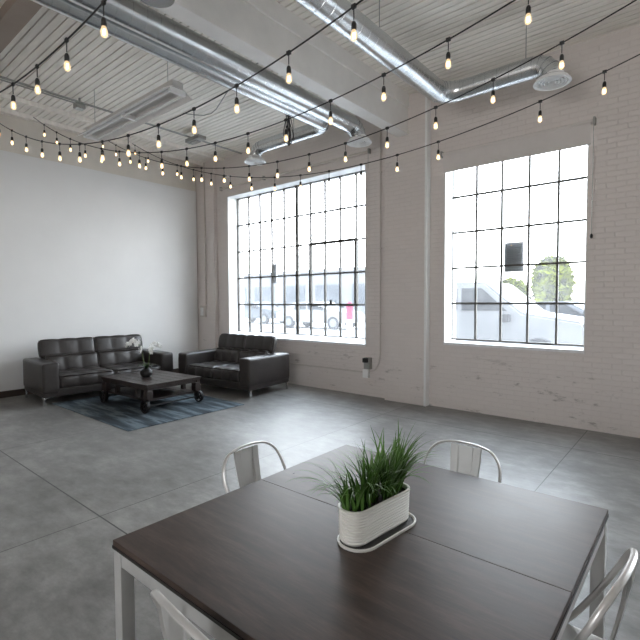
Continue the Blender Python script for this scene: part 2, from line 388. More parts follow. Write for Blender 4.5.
# ---------------------------------------------------------------- windows
def window(name, W, y, cols, rows, thick_col=None, casement=None, panes=True, m='white'):
    x0, x1, z0, z1 = W
    root = bpy.data.objects.new(name, None); COL.objects.link(root); root['kind'] = 'structure'; root.location = ((x0+x1)/2, y, z0)
    inv = T(-(x0+x1)/2, -y, -z0)
    zs, cx = rows, cols
    bm = BM()
    for a, b, c, d in ((x0, x1, zs[0]-.02, zs[0]), (x0, x1, zs[-1], z1)): box(bm, a, b, y-.03, y+.03, c, d)
    box(bm, x0, cx[0], y-.03, y+.03, zs[0], zs[-1]); box(bm, cx[-1], x1, y-.03, y+.03, zs[0], zs[-1])
    obj('frame', shift(bm, inv), 'bar', root, smooth=False)
    for i, x in enumerate(cx[1:-1], 1):
        w = .030 if i == thick_col else .013
        obj('upright_bar', shift(bx(x-w, x+w, y-.03, y+.02, zs[0], zs[-1]), inv), 'bar', root, smooth=False)
    for z in zs[1:-1]:
        obj('cross_bar', shift(bx(cx[0], cx[-1], y-.026, y+.016, z-.014, z+.014), inv), 'bar', root, smooth=False)
    if casement:
        a, b, c, d = casement; bm = BM()
        for q in ((a, b, c-.022, c+.022), (a, b, d-.022, d+.022), (a-.022, a+.022, c, d), (b-.022, b+.022, c, d)): box(bm, q[0], q[1], y-.05, y+.03, q[2], q[3])
        cs = obj('casement', shift(bm, inv), 'bar', root, smooth=False)
        obj('handle', shift(bx((a+b)/2-.02, (a+b)/2+.02, y-.09, y-.05, c+.01, c+.09), inv), 'iron', cs, smooth=False)
    if panes: obj('pane', shift(bx(cx[0], cx[-1], y-.002, y+.002, zs[0], zs[-1]), inv), 'glass', root, smooth=False)
    # sloped inner sill and reveal linings
    bm = BM(); prism(bm, [(YB-.02, z0-.04), (YB-.02, z0), (y-.03, zs[0]-.03), (y-.03, z0-.04)], 'x', x0, x1)
    obj('sill', shift(bm, inv), 'sill', root, smooth=False)
    bm = BM(); box(bm, x0, x0+.012, YB-.012, y+.1, z0, z1); box(bm, x1-.012, x1, YB-.012, y+.1, z0, z1); box(bm, x0, x1, YB-.012, y+.1, z1-.012, z1)
    obj('lining', shift(bm, inv), m, root, smooth=False)
    return root
YW = 7.03
c1 = [-8.38+.012+i*(3.76/10) for i in range(11)]
window('window_1', W1, YW, c1, [1.01+i*.613 for i in range(6)], 5, (c1[6], c1[9], 1.01+.613, 1.01+3*.613))
c2 = [-3.085+i*(1.92/5) for i in range(6)]
window('window_2', W2, YW, c2, [1.09+i*.562 for i in range(6)])
c3 = [.91+i*(2.38/6) for i in range(7)]
window('window_3', W3, YW, c3, [1.09+i*.562 for i in range(6)])
for n_, h in enumerate(FILL_WIN):
    root = bpy.data.objects.new('window_%d' % (n_+4), None); COL.objects.link(root); root['kind'] = 'structure'; root.location = (h[0], YF-.15, h[2])  # invented window, out of view, lets in extra daylight as fill
    bm = BM()
    for i in range(9): x = (h[1]-h[0])*i/8; box(bm, x-.012, x+.012, -.02, .02, 0, h[3]-h[2])
    for i in range(6): z = (h[3]-h[2])*i/5; box(bm, 0, h[1]-h[0], -.02, .02, z-.012, z+.012)
    obj('glazing_bar', bm, 'bar', root, smooth=False)

# roller blinds
t = thing('roller_blind', 'grey roller blind pulled slightly down over the top of the five-column window', 'blind', (-2.12, YB-.05, 3.95))
bm = BM(); tube(bm, [(-1.0, 0, 0), (1.02, 0, 0)], .028, 14); obj('roller', bm, 'blind', t)
obj('fabric', bx(-.985, 1.0, -.018, -.012, -.27, 0), 'blind', t, smooth=False)
obj('bottom_rail', bx(-.985, 1.0, -.024, -.006, -.285, -.265, bev=.003), 'blind', t)
for s in (-1.015, 1.035): obj('bracket', bx(s-.012, s+.012, -.03, .05, -.04, .05), 'conduit', t, smooth=False)
bm = BM(); tube(bm, [(1.03, -.02, -.02), (1.032, -.02, -.7), (1.03, -.02, -1.42)], .004, 6); cd = obj('pull_cord', bm, 'conduit', t)
bm = BM(); lathe(bm, [(.004, 0), (.016, .01), (.018, .04), (.006, .06)], 10, T(1.03, -.02, -1.47)); obj('cord_weight', bm, 'black', cd)
t = thing('roller_blind', 'fully rolled-up blind tube on brackets above the ten-column window', 'blind', (-6.55, YB-.05, 4.29))
bm = BM(); tube(bm, [(-2.05, 0, 0), (2.05, 0, 0)], .022, 14); obj('roller', bm, 'pconduit', t)
for s in (-2.05, -.6, .7, 2.06): obj('bracket', bx(s-.012, s+.012, -.02, .05, -.03, .05), 'conduit', t, smooth=False)
bm = BM(); tube(bm, [(2.06, -.02, -.02), (2.06, -.02, -.3)], .004, 6); obj('pull_cord', bm, 'conduit', t)

# ---------------------------------------------------------------- conduits and boxes on the walls
def pipe(name, pts, r, m, label, cat='conduit', group=None, straps=()):
    t = thing(name, label, cat, pts[0], 0, group); p0 = Vector(pts[0])
    bm = BM(); tube(bm, [Vector(p)-p0 for p in pts], r, 8); obj('pipe', bm, m, t)
    for s in straps:
        s = Vector(s)-p0
        obj('strap', bx(s.x-.03, s.x+.03, s.y-.012, s.y+.012, s.z-.008, s.z+.008), m, t, smooth=False)
    return t
pipe('conduit', [(-4.27, YB-.02, 4.98), (-4.27, YB-.02, .78)] + [(-4.27-.22*(1-math.cos(a)), YB-.02, .78-.34*math.sin(a)) for a in [i*PI/12 for i in range(1, 7)]],
     .013, 'pconduit', 'thin painted conduit dropping down the brick wall beside the pilaster to the outlet box', straps=[(-4.27, YB-.02, z) for z in (1.3, 2.6, 3.9)])
pipe('conduit', [(-4.62, YB-.02, .42), (-8.0, YB-.02, .42)], .013, 'pconduit', 'low horizontal conduit running along the brick wall behind the loveseat', straps=[(-5.4, YB-.02, .42), (-6.8, YB-.02, .42)])
t = thing('outlet_box', 'pale metal outlet box with black fitting low on the brick wall', 'outlet', (-4.54, YB, .42))
obj('box', bx(-.07, .05, -.07, 0, -.09, .06, bev=.008), 'white', t)
obj('upper_box', bx(-.03, .09, -.09, 0, .07, .27, bev=.006), 'conduit', t)
obj('plug', bx(-.02, .07, -.15, -.08, .19, .27, bev=.012), 'black', t)
pipe('conduit', [(-9.12, YB-.12, 4.98), (-9.12, YB-.12, 1.62)], .016, 'pconduit', 'vertical conduit on the corner pilaster above the small box', straps=[(-9.12, YB-.12, 3.4), (-9.12, YB-.12, 2.2)])
t = thing('junction_box', 'small tan box on the corner pilaster beside the white wall', 'electrical box', (-9.22, YB-.1, 1.45))
obj('box', bx(-.10, .10, -.06, 0, -.13, .15, bev=.01), 'pconduit', t); obj('cover', bx(-.06, .05, -.068, -.06, -.09, .1), 'sill', t, smooth=False)
# conduits under the ceiling at the left
pipe('ceiling_conduit', [(-7.72, YF+.1, 4.90), (-7.72, 6.6, 4.90)], .018, 'conduit', 'thicker of two grey ceiling conduits running side by side above the tube lamp', group=None,
     straps=[(-7.72, y, 4.90) for y in (.6, 2.2, 3.9, 5.4)])
pipe('ceiling_conduit', [(-7.82, YF+.1, 4.905), (-7.82, 3.2, 4.905)], .012, 'conduit', 'thinner grey ceiling conduit ending in the junction box near the tube lamp')
t = thing('junction_box', 'grey junction box on the double ceiling conduit left of the tube lamp', 'electrical box', (-7.80, 3.27, 4.88))
obj('box', bx(-.08, .06, -.07, .07, -.05, .03, bev=.006), 'conduit', t); obj('stem', bx(-.012, .012, -.012, .012, .03, .118), 'conduit', t); obj('cover', bx(-.07, .05, -.06, .06, -.058, -.05), 'galv', t, smooth=False)
t = thing('junction_box', 'flat grey ceiling box near the far corner beyond the tube lamp', 'electrical box', (-7.62, 5.35, 4.86))
obj('box', bx(-.22, .22, -.09, .09, -.05, .02, bev=.01), 'conduit', t); obj('stem', bx(-.02, .02, -.02, .02, .02, .138), 'conduit', t); obj('cover', bx(-.1, .1, -.05, .05, -.075, -.05), 'galv', t, smooth=False)
pipe('ceiling_cable', [Vector((-6.9+i*.28, 4.6-.05*i+.12*math.sin(i*.7), 4.93-.30*math.sin(PI*i/10))) for i in range(11)], .008, 'conduit',
     'loose grey cable sagging under the ceiling near the paired ducts', 'cable')
pipe('ceiling_conduit', spline([(-2.9, 2.5, 4.96), (-2.5, 3.0, 4.93), (-2.05, 3.9, 4.93), (-1.95, 5.0, 4.95)]), .014, 'beam', 'curved whitish conduit on the ceiling right of the single duct')

# ---------------------------------------------------------------- ducts
def duct_profile(p0, p1, r, pitch=.14):
    """straight round duct with raised lock seams"""
    p0, p1 = Vector(p0), Vector(p1); d = p1-p0; Ln = d.length; bm = BM(); prof = []
    z = 0; prof.append((r, 0))
    z = pitch*.5
    while z < Ln-.03:
        prof += [(r, z-.004), (r-.003, z-.002), (r-.003, z+.002), (r, z+.004)]; z += pitch
    prof.append((r, Ln))
    q = Vector((0, 0, 1)).rotation_difference(d.normalized()).to_matrix().to_4x4()
    lathe(bm, prof, 28, T(*p0) @ q, cap=True); return bm
def elbow(c, a, b, R, r, n=5):
    """gored elbow from direction a to direction b; c = the corner point"""
    a, b, c = Vector(a), Vector(b), Vector(c); pts = []
    s = c - a*R; e_c = s + b*R
    for i in range(n+1):
        th = i/n*PI/2; pts.append(e_c - b*R*math.cos(th) + a*R*math.sin(th))
    bm = BM(); tube(bm, pts, r, 28); 
    for i in (1, 2, 3, 4):
        t_ = (pts[min(i+1, n)]-pts[i-1]).normalized(); tube(bm, [pts[i]-t_*.006, pts[i]+t_*.006], r+.006, 28)
    return bm
def diffuser(root, c, r):
    bm = BM(); lathe(bm, [(r*.60, .10), (r*.62, .03), (r*.98, .012), (r, 0), (r*.95, -.006), (r*.86, 0), (r*.84, .03), (r*.83, .05)], 36, T(*c), cap=False)
    d = obj('diffuser', bm, 'white', root)
    for q in (.72, .55, .38, .2):
        bm = BM(); lathe(bm, [(r*q, .0), (r*(q+.045), .002), (r*(q-.03), .035), (r*(q-.05), .03), (r*q, .0)], 30, T(*c), cap=False); obj('vane', bm, 'white', d)
    bm = BM(); lathe(bm, [(.001, .05), (r*.8, .05), (r*.8, .055), (.001, .055)], 24, T(*c), cap=False); obj('throat', bm, 'black', d)
def rod(root, x, y, z, top=CZ):
    bm = BM(); tube(bm, [(x, y, z), (x, y, top)], .005, 6); obj('hanger_rod', bm, 'conduit', root)

t = thing('air_duct', 'larger round galvanised duct of the parallel pair, ending in a down-facing diffuser', 'duct', (0, 0, 0))
x, z, r = -4.20, 4.415, .127
obj('duct_run', duct_profile((x, YF, z), (x, 5.77, z), r), 'galv', t)
obj('elbow', elbow((x, 5.97, z), (0, 1, 0), (0, 0, -1), .20, r), 'galv', t)
diffuser(t, (x+.02, 5.97, z-.24), .20)
t = thing('air_duct', 'smaller galvanised duct of the parallel pair, turning left to a corner diffuser', 'duct', (0, 0, 0))
x, z, r = -4.49, 4.41, .100
obj('duct_run', duct_profile((x, YF, z), (x, 5.36, z), r), 'galv', t)
obj('elbow', elbow((x, 5.56, z), (0, 1, 0), (-1, 0, 0), .2, r), 'galv', t)
obj('side_run', duct_profile((x-.2, 5.56, z), (-5.95, 5.56, z), r+.005), 'galv', t)
obj('end_elbow', elbow((-6.15, 5.56, z), (-1, 0, 0), (0, 0, -1), .18, r), 'galv', t)
diffuser(t, (-6.15, 5.56, z-.24), .19)
rod(t, -5.2, 5.56, z+.1)
t = thing('air_duct', 'single round galvanised duct turning right to a diffuser above the five-column window', 'duct', (0, 0, 0))
x, z, r = -2.70, 4.42, .130
obj('duct_run', duct_profile((x, YF, z), (x, 5.55, z), r), 'galv', t)
obj('elbow', elbow((x, 5.8, z), (0, 1, 0), (1, 0, 0), .25, r), 'galv', t)
obj('side_run', duct_profile((x+.25, 5.8, z), (-1.57, 5.8, z), r-.005), 'galv', t)
obj('end_elbow', elbow((-1.37, 5.8, z), (1, 0, 0), (0, 0, -1), .2, r-.01), 'galv', t)
diffuser(t, (-1.37, 5.8, z-.235), .20)
rod(t, -2.68, 4.2, z+.14); rod(t, -1.66, 5.8, z+.13); rod(t, -2.68, 1.2, z+.14)
t = thing('ceiling_diffuser', 'round metal ceiling diffuser between the two duct lines, cut by the top frame edge', 'vent', (0, 0, 0))
bm = BM(); lathe(bm, [(.12, 0), (.12, .82)], 26, T(-3.42, 2.04, 4.17)); lathe(bm, [(.15, .0), (.155, .02), (.12, .08)], 30, T(-3.42, 2.04, 4.15)); obj('collar', bm, 'galv', t)
# hanging bundle of black cable beside the smaller duct
t = thing('cable_bundle', 'coiled bundle of black cable hanging beside the smaller duct', 'cable', (-4.76, 4.98, 4.27))
bm = BM()
for k in range(6):
    a = random.uniform(-.07, .07); b = random.uniform(-.06, .06); L_ = random.uniform(.16, .27)
    tube(bm, spline([(a*.3, b*.3, .2), (a, b, .0), (a*1.3, b, -L_*.6), (0, 0, -L_), (-a, -b, -L_*.5), (-a*.4, b, .2)], 5), .006, 6)
tube(bm, [(0, 0, .15), (.01, 0, .45), (0, 0, .735)], .006, 6)
obj('cable', bm, 'black', t)

# ---------------------------------------------------------------- hanging fluorescent lamp
t = thing('tube_lamp', 'long unlit two-tube lamp hanging under the ceiling deck', 'lamp', (-6.24, 3.28, 4.30))
bm = BM(); box(bm, -1.22, 1.22, -.075, .075, .03, .12, bev=.008); obj('housing', bm, 'lampbody', t)
bm = BM(); prism(bm, [(-.21, -.035), (-.205, -.047), (-.075, .035), (.075, .035), (.205, -.047), (.21, -.035), (.08, .045), (-.08, .045)], 'x', -1.22, 1.22); obj('reflector', bm, 'reflect', t, smooth=False)
for yy in (-.09, .09):
    bm = BM(); tube(bm, [(-1.18, yy, -.018), (1.18, yy, -.018)], .019, 12); obj('tube', bm, 'tube', t)
for xx in (-1.2, 0, 1.2): obj('socket_bar', bx(xx-.018, xx+.018, -.11, .11, -.035, .03), 'white', t, smooth=False)
for xx in (-1.05, 1.0):
    bm = BM(); tube(bm, [(xx, 0, .1), (xx, 0, .68)], .004, 6); obj('hanging_wire', bm, 'conduit', t)

# ---------------------------------------------------------------- festoon lights
def festoon(y0, slope, zmin, xmin, a, xs0, label, skip=()):
    """one catenary string; every lead, socket and bulb is its own piece"""
    f = lambda x: (x, y0 + slope*(x+3.3), zmin + a*(x-xmin)**2)
    lo, hi = -9.2, 2.6
    lo = max(lo, xmin-math.sqrt((4.97-zmin)/a)); hi = min(hi, xmin+math.sqrt((4.97-zmin)/a))
    t = thing('string_light', label, 'string lights', f(xmin), 0, 'string lights slung across the room'); p0 = Vector(f(xmin))
    bm = BM(); tube(bm, [Vector(f(lo+(hi-lo)*i/60))-p0 for i in range(61)], .0055, 6); obj('cord', bm, 'black', t)
    n0 = int((xs0-lo)/.52); x = xs0 - n0*.52; k = -n0
    while x < hi-.1:
        p = Vector(f(x))-p0
        if x > lo+.1:
            if k not in skip:
                s = link('socket', SOCK, t, p); link('bulb', BULB, s, (0, 0, 0))
        x += .52; k += 1
    return t
def link(name, me, parent, p):
    o = bpy.data.objects.new(name, me); COL.objects.link(o); o.parent = parent; o.location = p; return o
def mesh_of(bm, m):
    me = bpy.data.meshes.new('piece'); 
    for f in bm.faces: f.smooth = True
    bm.to_mesh(me); bm.free(); me.set_sharp_from_angle(angle=math.radians(40))
    for mm in (m if isinstance(m, (list, tuple)) else [m]): me.materials.append(M[mm])
    return me
def socket_bm(full=True):
    bm = BM(); box(bm, -.016, .016, -.009, .009, -.012, .012, bev=.003)
    tube(bm, [(0, 0, 0), (0, 0, -.075)], .0035, 6); lathe(bm, [(.005, -.082), (.011, -.088), (.0150, -.100), (.0158, -.132), (.014, -.135)], 14); return bm
SOCK = mesh_of(socket_bm(), 'black')
bm = BM(); lathe(bm, [(.012, -.133), (.014, -.142), (.019, -.154), (.0210, -.168), (.0195, -.182), (.013, -.193), (.004, -.198)], 16)
n1_ = len(bm.faces)
tube(bm, [(-.006, 0, -.150), (-.006, 0, -.182)], .0042, 6); tube(bm, [(.006, 0, -.150), (.006, 0, -.182)], .0042, 6)
bm.faces.ensure_lookup_table()
for f in bm.faces[n1_:]: f.material_index = 1
BULB = mesh_of(bm, ('bulb', 'filament'))
festoon(1.27, 0, 3.395, -3.4, .050, -2.68, 'nearest string of small warm bulbs, crossing the top left corner of the photo')
festoon(2.20, .01, 3.235, -3.4, .0535, -3.15, 'second nearest string of small warm bulbs, passing under the hanging tube lamp')
festoon(3.04, 0, 3.345, -3.2, .046, -2.94, 'middle of the five strings of small warm bulbs, passing by the hanging cable bundle')
festoon(3.95, -.015, 3.365, -3.3, .049, -2.94, 'second farthest bulb string, passing in front of the right-hand diffuser')
festoon(4.74, -.02, 3.395, -3.2, .045, -3.29, 'farthest string of small warm bulbs, hanging closest to the window wall', skip=(3,))

# ---------------------------------------------------------------- sofas
def sofa(label, loc, rz, W, n_seat, cell, group=None):
    t = thing('leather_sofa', label, 'sofa', loc, rz)
    D = 1.20; aw = .25; ih = W/2-aw                          # local: front = -y
    for s in (-1, 1):
        xc = s*(W/2-aw/2)
        obj('arm', shift(puffy((aw, D-.06, .50), .035, (1, 1, 1), .004), T(xc, 0, .445)), 'leather', t)
    obj('base_rail', shift(puffy((W-.02, D-.10, .13), .02, (1, 1, 1), .003), T(0, .0, .20)), 'leather', t)
    obj('back_frame', shift(puffy((2*ih+.01, .22, .44), .04, (1, 1, 1), .004), T(0, D/2-.16, .46)), 'leather', t)
    w = 2*ih/n_seat
    for i in range(n_seat):
        xc = -ih+w*(i+.5)
        obj('seat_cushion', shift(puffy((w-.006, .80, .20), .045, (cell, 3, 1), .030, 9), T(xc, -.15, .36)), 'leather', t)
        obj('back_cushion', shift(puffy((w-.006, .17, .30), .05, (cell, 1, 1), .030, 9), T(xc, D/2-.36, .575) @ RX(-.16)), 'leather', t)
    hw = (W-.42)/2
    for i in range(2):
        xc = (-.5+i)*hw
        h = obj('headrest', shift(puffy((hw-.012, .13, .31), .045, (3, 1, 1), .020, 9), T(xc, D/2-.23, .855) @ RX(-.22)), 'leather', t)
        for s in (-.22, .22):
            bm = BM(); tube(bm, [(xc+s*hw, D/2-.19, .66), (xc+s*hw, D/2-.17, .80)], .009, 8); obj('hinge_post', bm, 'chrome', h)
    for sx in (-1, 1):
        for sy in (-1, 1):
            bm = BM(); X, Y = sx*(W/2-.03), sy*(D/2-.09)
            box(bm, X-.02*0-.015, X+.015, Y-.02, Y+.02, 0, .14, bev=.003); box(bm, X-(.11 if sx > 0 else -.0)-.0, X+(.0 if sx > 0 else .11), Y-.02, Y+.02, .12, .145, bev=.003)
            obj('leg', bm, 'chrome', t)
    return t
sofa('longer dark leather sofa against the white wall, behind the coffee table', (-8.62, 3.90, 0), -PI/2+PI+math.radians(-3), 2.30, 2, 3)
sofa('shorter dark leather loveseat below the ten-column window', (-6.97, 5.69, 0), math.radians(5.5), 1.90, 2, 3)

# ---------------------------------------------------------------- rug, cart table, orchid
rug = obj('area_rug', bx(-1.28, 1.28, -.99, .99, 0, .011, bev=.004), 'rug', loc=(-6.99, 3.89, 0))
tag(rug, 'dark blue-grey streaked rug under the wheeled coffee table', 'rug')
t = thing('coffee_table', 'dark timber coffee table on spoked iron cart wheels, standing on the rug', 'table', (-7.04, 3.99, .011), math.radians(2.5))
hx, hy = .68, .50
bm = BM()
for i in range(6): box(bm, -hx, hx, -hy+i*hy/3+.0015, -hy+(i+1)*hy/3-.0015, .395, .435, bev=.004)
obj('tabletop', bm, 'cartwood', t, smooth=False)
bm = BM()
for s in (-1, 1): box(bm, -hx+.01, hx-.01, s*(hy-.05)-.03, s*(hy-.05)+.03, .345, .395, bev=.004); box(bm, s*(hx-.06)-.03, s*(hx-.06)+.03, -hy+.05, hy-.05, .345, .394)
obj('top_frame', bm, 'cartwood', t, smooth=False)
bm = BM()
for i in range(5): box(bm, -hx+.05, hx-.05, -hy+.05+i*.18, -hy+.05+(i+1)*.18-.004, .17, .20, bev=.003)
obj('lower_shelf', bm, 'cartwood', t, smooth=False)
for sx in (-1, 1):
    for sy in (-1, 1):
        obj('leg', bx(sx*(hx-.06)-.055, sx*(hx-.06)+.055, sy*(hy-.06)-.05, sy*(hy-.06)+.05, .16 if False else .20, .345, bev=.008), 'cartwood', t)
        bm = BM(); R_ = .098; yy = sy*(hy-.005)
        mt = T(sx*(hx-.06), yy, R_) @ RX(PI/2)
        lathe(bm, [(R_-.026, -.02), (R_-.004, -.024), (R_, -.014), (R_, .014), (R_-.004, .024), (R_-.026, .02), (R_-.026, -.02)], 28, mt, cap=False)
        for k in range(5):
            a = k*2*PI/5+.3; v = [mt @ Vector((math.cos(a)*q, math.sin(a)*q, 0)) for q in (.012, R_-.02)]; tube(bm, v, .012, 6)
        w = obj('wheel', bm, 'iron', t)
        obj('caster_plate', bx(sx*(hx-.06)-.05, sx*(hx-.06)+.05, sy*(hy-.005)-sy*.045-.012, sy*(hy-.005)-sy*.045+.012, .06, .20, bev=.004), 'iron', t)
        bm = BM(); lathe(bm, [(.02, -.03), (.022, -.02), (.022, .02), (.02, .03)], 14, mt); obj('hub', bm, 'iron', w)
    for sy in (-1, 1): obj('post', bx(sx*.30-.03, sx*.30+.03, sy*(hy-.08)-.03, sy*(hy-.08)+.03, .20, .345), 'cartwood', t, smooth=False)
for sx in (-1, 1):
    bm = BM(); tube(bm, [(sx*(hx-.06), -hy, .098), (sx*(hx-.06), hy, .098)], .012, 8); obj('axle', bm, 'iron', t)

t = thing('potted_orchid', 'white orchid in a round black vase on the coffee table', 'plant', (-7.02, 3.90, .4465))
bm = BM(); lathe(bm, [(.045, 0), (.075, .015), (.097, .06), (.095, .10), (.07, .135), (.045, .15), (.04, .148), (.04, .12)], 28); obj('vase', bm, 'iron', t)
for k in range(7):
    a = k*2*PI/7+.2; L_ = .13+.03*(k % 2); bm = BM()
    path = [(0, 0, .14), (math.cos(a)*L_*.4, math.sin(a)*L_*.4, .20), (math.cos(a)*L_*.8, math.sin(a)*L_*.8, .21), (math.cos(a)*L_, math.sin(a)*L_, .18)]
    pts = spline(path, 4); side = Vector((-math.sin(a), math.cos(a), 0)); prev = None; n = len(pts)-1
    for i, p in enumerate(pts):
        w = .022*math.sin(PI*(.12+.88*i/n))+.001; q = [bm.verts.new(p-side*w+Vector((0, 0, w*.3))), bm.verts.new(p), bm.verts.new(p+side*w+Vector((0, 0, w*.3)))]
        if prev: bm.faces.new((prev[0], prev[1], q[1], q[0])); bm.faces.new((prev[1], prev[2], q[2], q[1]))
        prev = q
    bmesh.ops.solidify(bm, geom=bm.faces[:], thickness=.002); obj('leaf', bm, 'leafdark', t)
def blossom(p, a, tilt, sz=1.0):
    bm = BM()
    for k in range(5):
        th = k*2*PI/5; g = bmesh.ops.create_uvsphere(bm, u_segments=8, v_segments=5, radius=1)
        mt = T(*p) @ RZ(a) @ RX(tilt) @ RY(0) @ Matrix.Rotation(th, 4, 'Y') @ T(0, 0, .024*sz) @ Matrix.Diagonal((.017*sz, .004, .022*sz, 1))
        bmesh.ops.transform(bm, matrix=mt, verts=g['verts'])
    g = bmesh.ops.create_uvsphere(bm, u_segments=8, v_segments=5, radius=.008*sz); bmesh.ops.translate(bm, vec=Vector(p), verts=g['verts'])
    return bm
stems = [spline([(-.01, 0, .13), (-.05, -.03, .32), (-.03, -.08, .52), (-.06, -.19, .61), (-.08, -.29, .58)], 7),
         spline([(.01, .01, .13), (.04, .03, .30), (.02, .06, .46), (.02, .15, .54), (.02, .27, .50)], 7)]
for s_, st in enumerate(stems):
    bm = BM(); tube(bm, st, .004, 6); so = obj('stem', bm, 'stem', t); n = len(st)
    for k in range(12):
        p = st[min(n-1, int(n*.42)+int(k*n*.58/12))]; q = p+Vector((random.uniform(-.03, .03), random.uniform(-.02, .02), random.uniform(-.045, .03)))
        obj('blossom', blossom(q, random.uniform(-.6, 1.6), random.uniform(-.3, .4), random.uniform(.85, 1.2)), 'petal', so)

# ---------------------------------------------------------------- big table
TX0, TX1, TY0, TY1 = -1.78, -.30, .83, 2.39
cx, cy = (TX0+TX1)/2, (TY0+TY1)/2
t = thing('dining_table', 'large square table with dark board top and pale metal frame', 'table', (cx, cy, 0))
hx, hy = (TX1-TX0)/2, (TY1-TY0)/2
for y0, y1 in ((-hy, .018-.0007), (.018+.0007, hy)):
    obj('top_panel', bx(-hx, hx, y0, y1, .728, .75, bev=.0025), 'top', t, smooth=False)
obj('top_edge', bx(-hx-.002, hx+.002, -hy-.002, hy+.002, .716, .7285), 'edge', t, smooth=False)
bm = BM()
for s in (-1, 1):
    box(bm, -hx+.006, hx-.006, s*(hy-.021)-.015, s*(hy-.021)+.015, .655, .716, bev=.003); box(bm, s*(hx-.021)-.015, s*(hx-.021)+.015, -hy+.02, hy-.02, .655, .716, bev=.003)
obj('apron', bm, 'tableframe', t)
for sx in (-1, 1):
    for sy in (-1, 1): obj('leg', bx(sx*(hx-.030)-.028, sx*(hx-.030)+.028, sy*(hy-.030)-.028, sy*(hy-.030)+.028, 0, .716, bev=.004), 'tableframe', t)
bm = BM(); lathe(bm, [(.006, .7495), (.006, .7508)], 12, T(-1.70-cx, 1.80-cy, 0)); obj('bolt', bm, 'iron', t)

# ---------------------------------------------------------------- chairs
def make_chair():
    t = thing('metal_chair', '', 'chair')
    # seat pan, slightly dished
    bm = puffy((.36, .36, .030), .014, (1, 1, 1), -.006); shift(bm, T(0, 0, .445)); obj('seat', bm, 'chair', t)
    obj('seat_rim', bx(-.172, .172, -.172, .172, .405, .435, bev=.008), 'chair', t)
    # hoop, flattened tube
    half = [(.186, .02, .425), (.200, -.04, .50), (.222, -.115, .62), (.226, -.165, .715), (.205, -.198, .785), (.155, -.222, .83), (.08, -.235, .847), (0, -.238, .851)]
    path = half + [(-x, y, z) for x, y, z in half[-2::-1]]
    bm = BM(); tube(bm, spline(path, 5), .0115, 10, rx=.0075); obj('back_hoop', bm, 'chair', t)
    # pressed splat
    bm = BM(); zz = [.44, .52, .60, .68, .76, .835]; yv = [-.165, -.175, -.192, -.210, -.226, -.236]; wv = [.072, .077, .082, .088, .093, .096]
    cols_ = [-1, -.94, -.5, -.42, 0, .42, .5, .94, 1]; off = [-.008, 0, 0, -.010, -.010, -.010, 0, 0, -.008]; rows_ = []
    for z, y, w in zip(zz, yv, wv): rows_.append([bm.verts.new((c*w, y+(o_ if (z < .80 or abs(c) > .6) else 0), z)) for c, o_ in zip(cols_, off)])
    for a, b in zip(rows_, rows_[1:]):
        for k in range(len(a)-1): bm.faces.new((a[k], a[k+1], b[k+1], b[k]))
    bmesh.ops.solidify(bm, geom=bm.faces[:], thickness=.003); obj('back_splat', bm, 'chair', t, angle=20)
    for sx in (-1, 1):
        for sy in (-1, 1):
            bm = BM(); a = Vector((sx*.155, sy*.155, .43)); b = Vector((sx*.215, sy*(.205 if sy > 0 else .235), 0))
            rings = []
            for q, w in ((0, .034), (.5, .025), (1, .016)):
                c = a.lerp(b, q); rings.append([bm.verts.new(c+Vector((-sx*dx*w, -sy*dy*w, 0))) for dx, dy in ((0, 0), (1, 0), (1, .22), (.22, .22), (.22, 1), (0, 1))])
            for A, B_ in zip(rings, rings[1:]):
                for k in range(6): bm.faces.new((A[k], A[(k+1) % 6], B_[(k+1) % 6], B_[k]))
            bm.faces.new(rings[0]); bm.faces.new(rings[-1][::-1]); bmesh.ops.recalc_face_normals(bm, faces=bm.faces[:])
            lg = obj('leg', bm, 'chair', t, smooth=False)
            bm = BM(); lathe(bm, [(.012, 0), (.014, .012), (.010, .02)], 10, T(b.x-sx*.008, b.y-sy*.008, 0)); obj('foot', bm, 'black', lg)
    for sy in (-1, 1):
        bm = BM(); tube(bm, [(-.178, sy*.178, .27), (.178, sy*.178, .27)], .006, 6); obj('stretcher', bm, 'chair', t)
    return t
def copy_tree(o, parent=None):
    c = o.copy(); COL.objects.link(c); c.parent = parent
    for ch in [q for q in bpy.data.objects if q.parent == o]: copy_tree(ch, c)
    return c
ch0 = make_chair()
spots = [(-1.80, 1.76, -PI/2+.03, 'pale metal chair on the sofa side of the table, nearest the coffee table'),
         (-1.055, 2.37, PI, 'pale metal chair on the window side of the table, behind the planter'),
         (-1.06, .905, -.09, 'pale metal chair at the bottom left, only the corner of its back hoop showing'),
         (-.39, 1.74, PI/2-.06, 'pale metal chair at the right edge, tucked under the table side')]
for i, (x, y, a, lab) in enumerate(spots):
    o = ch0 if i == 0 else copy_tree(ch0)
    o.location = (x, y, 0); o.rotation_euler = (0, 0, a); o['label'] = lab; o['category'] = 'chair'; o['group'] = 'metal chairs around the table'

# ---------------------------------------------------------------- planter with grass
PX, PY, PA = -1.012, 1.568, math.radians(-6)
def stadium(L_, w, n=10):
    """outline: long side along y"""
    pts = []; h = L_/2-w/2
    for k in range(n+1): a = k/n*PI; pts.append((math.cos(a)*w/2, h+math.sin(a)*w/2))
    for k in range(n+1): a = PI+k/n*PI; pts.append((math.cos(a)*w/2, -h+math.sin(a)*w/2))
    return pts
def loft(bm, rows, cap=(True, True)):
    R = [[bm.verts.new(p) for p in r] for r in rows]; n = len(R[0])
    for a, b in zip(R, R[1:]):
        for k in range(n): bm.faces.new((a[k], a[(k+1) % n], b[(k+1) % n], b[k]))
    if cap[0]: bm.faces.new(R[0][::-1])
    if cap[1]: bm.faces.new(R[-1])
    return bm
t = thing('planter_tray', 'long white tray with rounded ends under the ribbed planter', 'tray', (PX+.010, PY-.001, .7505), PA)
o_ = stadium(.412, .166, 12); i_ = stadium(.402, .156, 12)
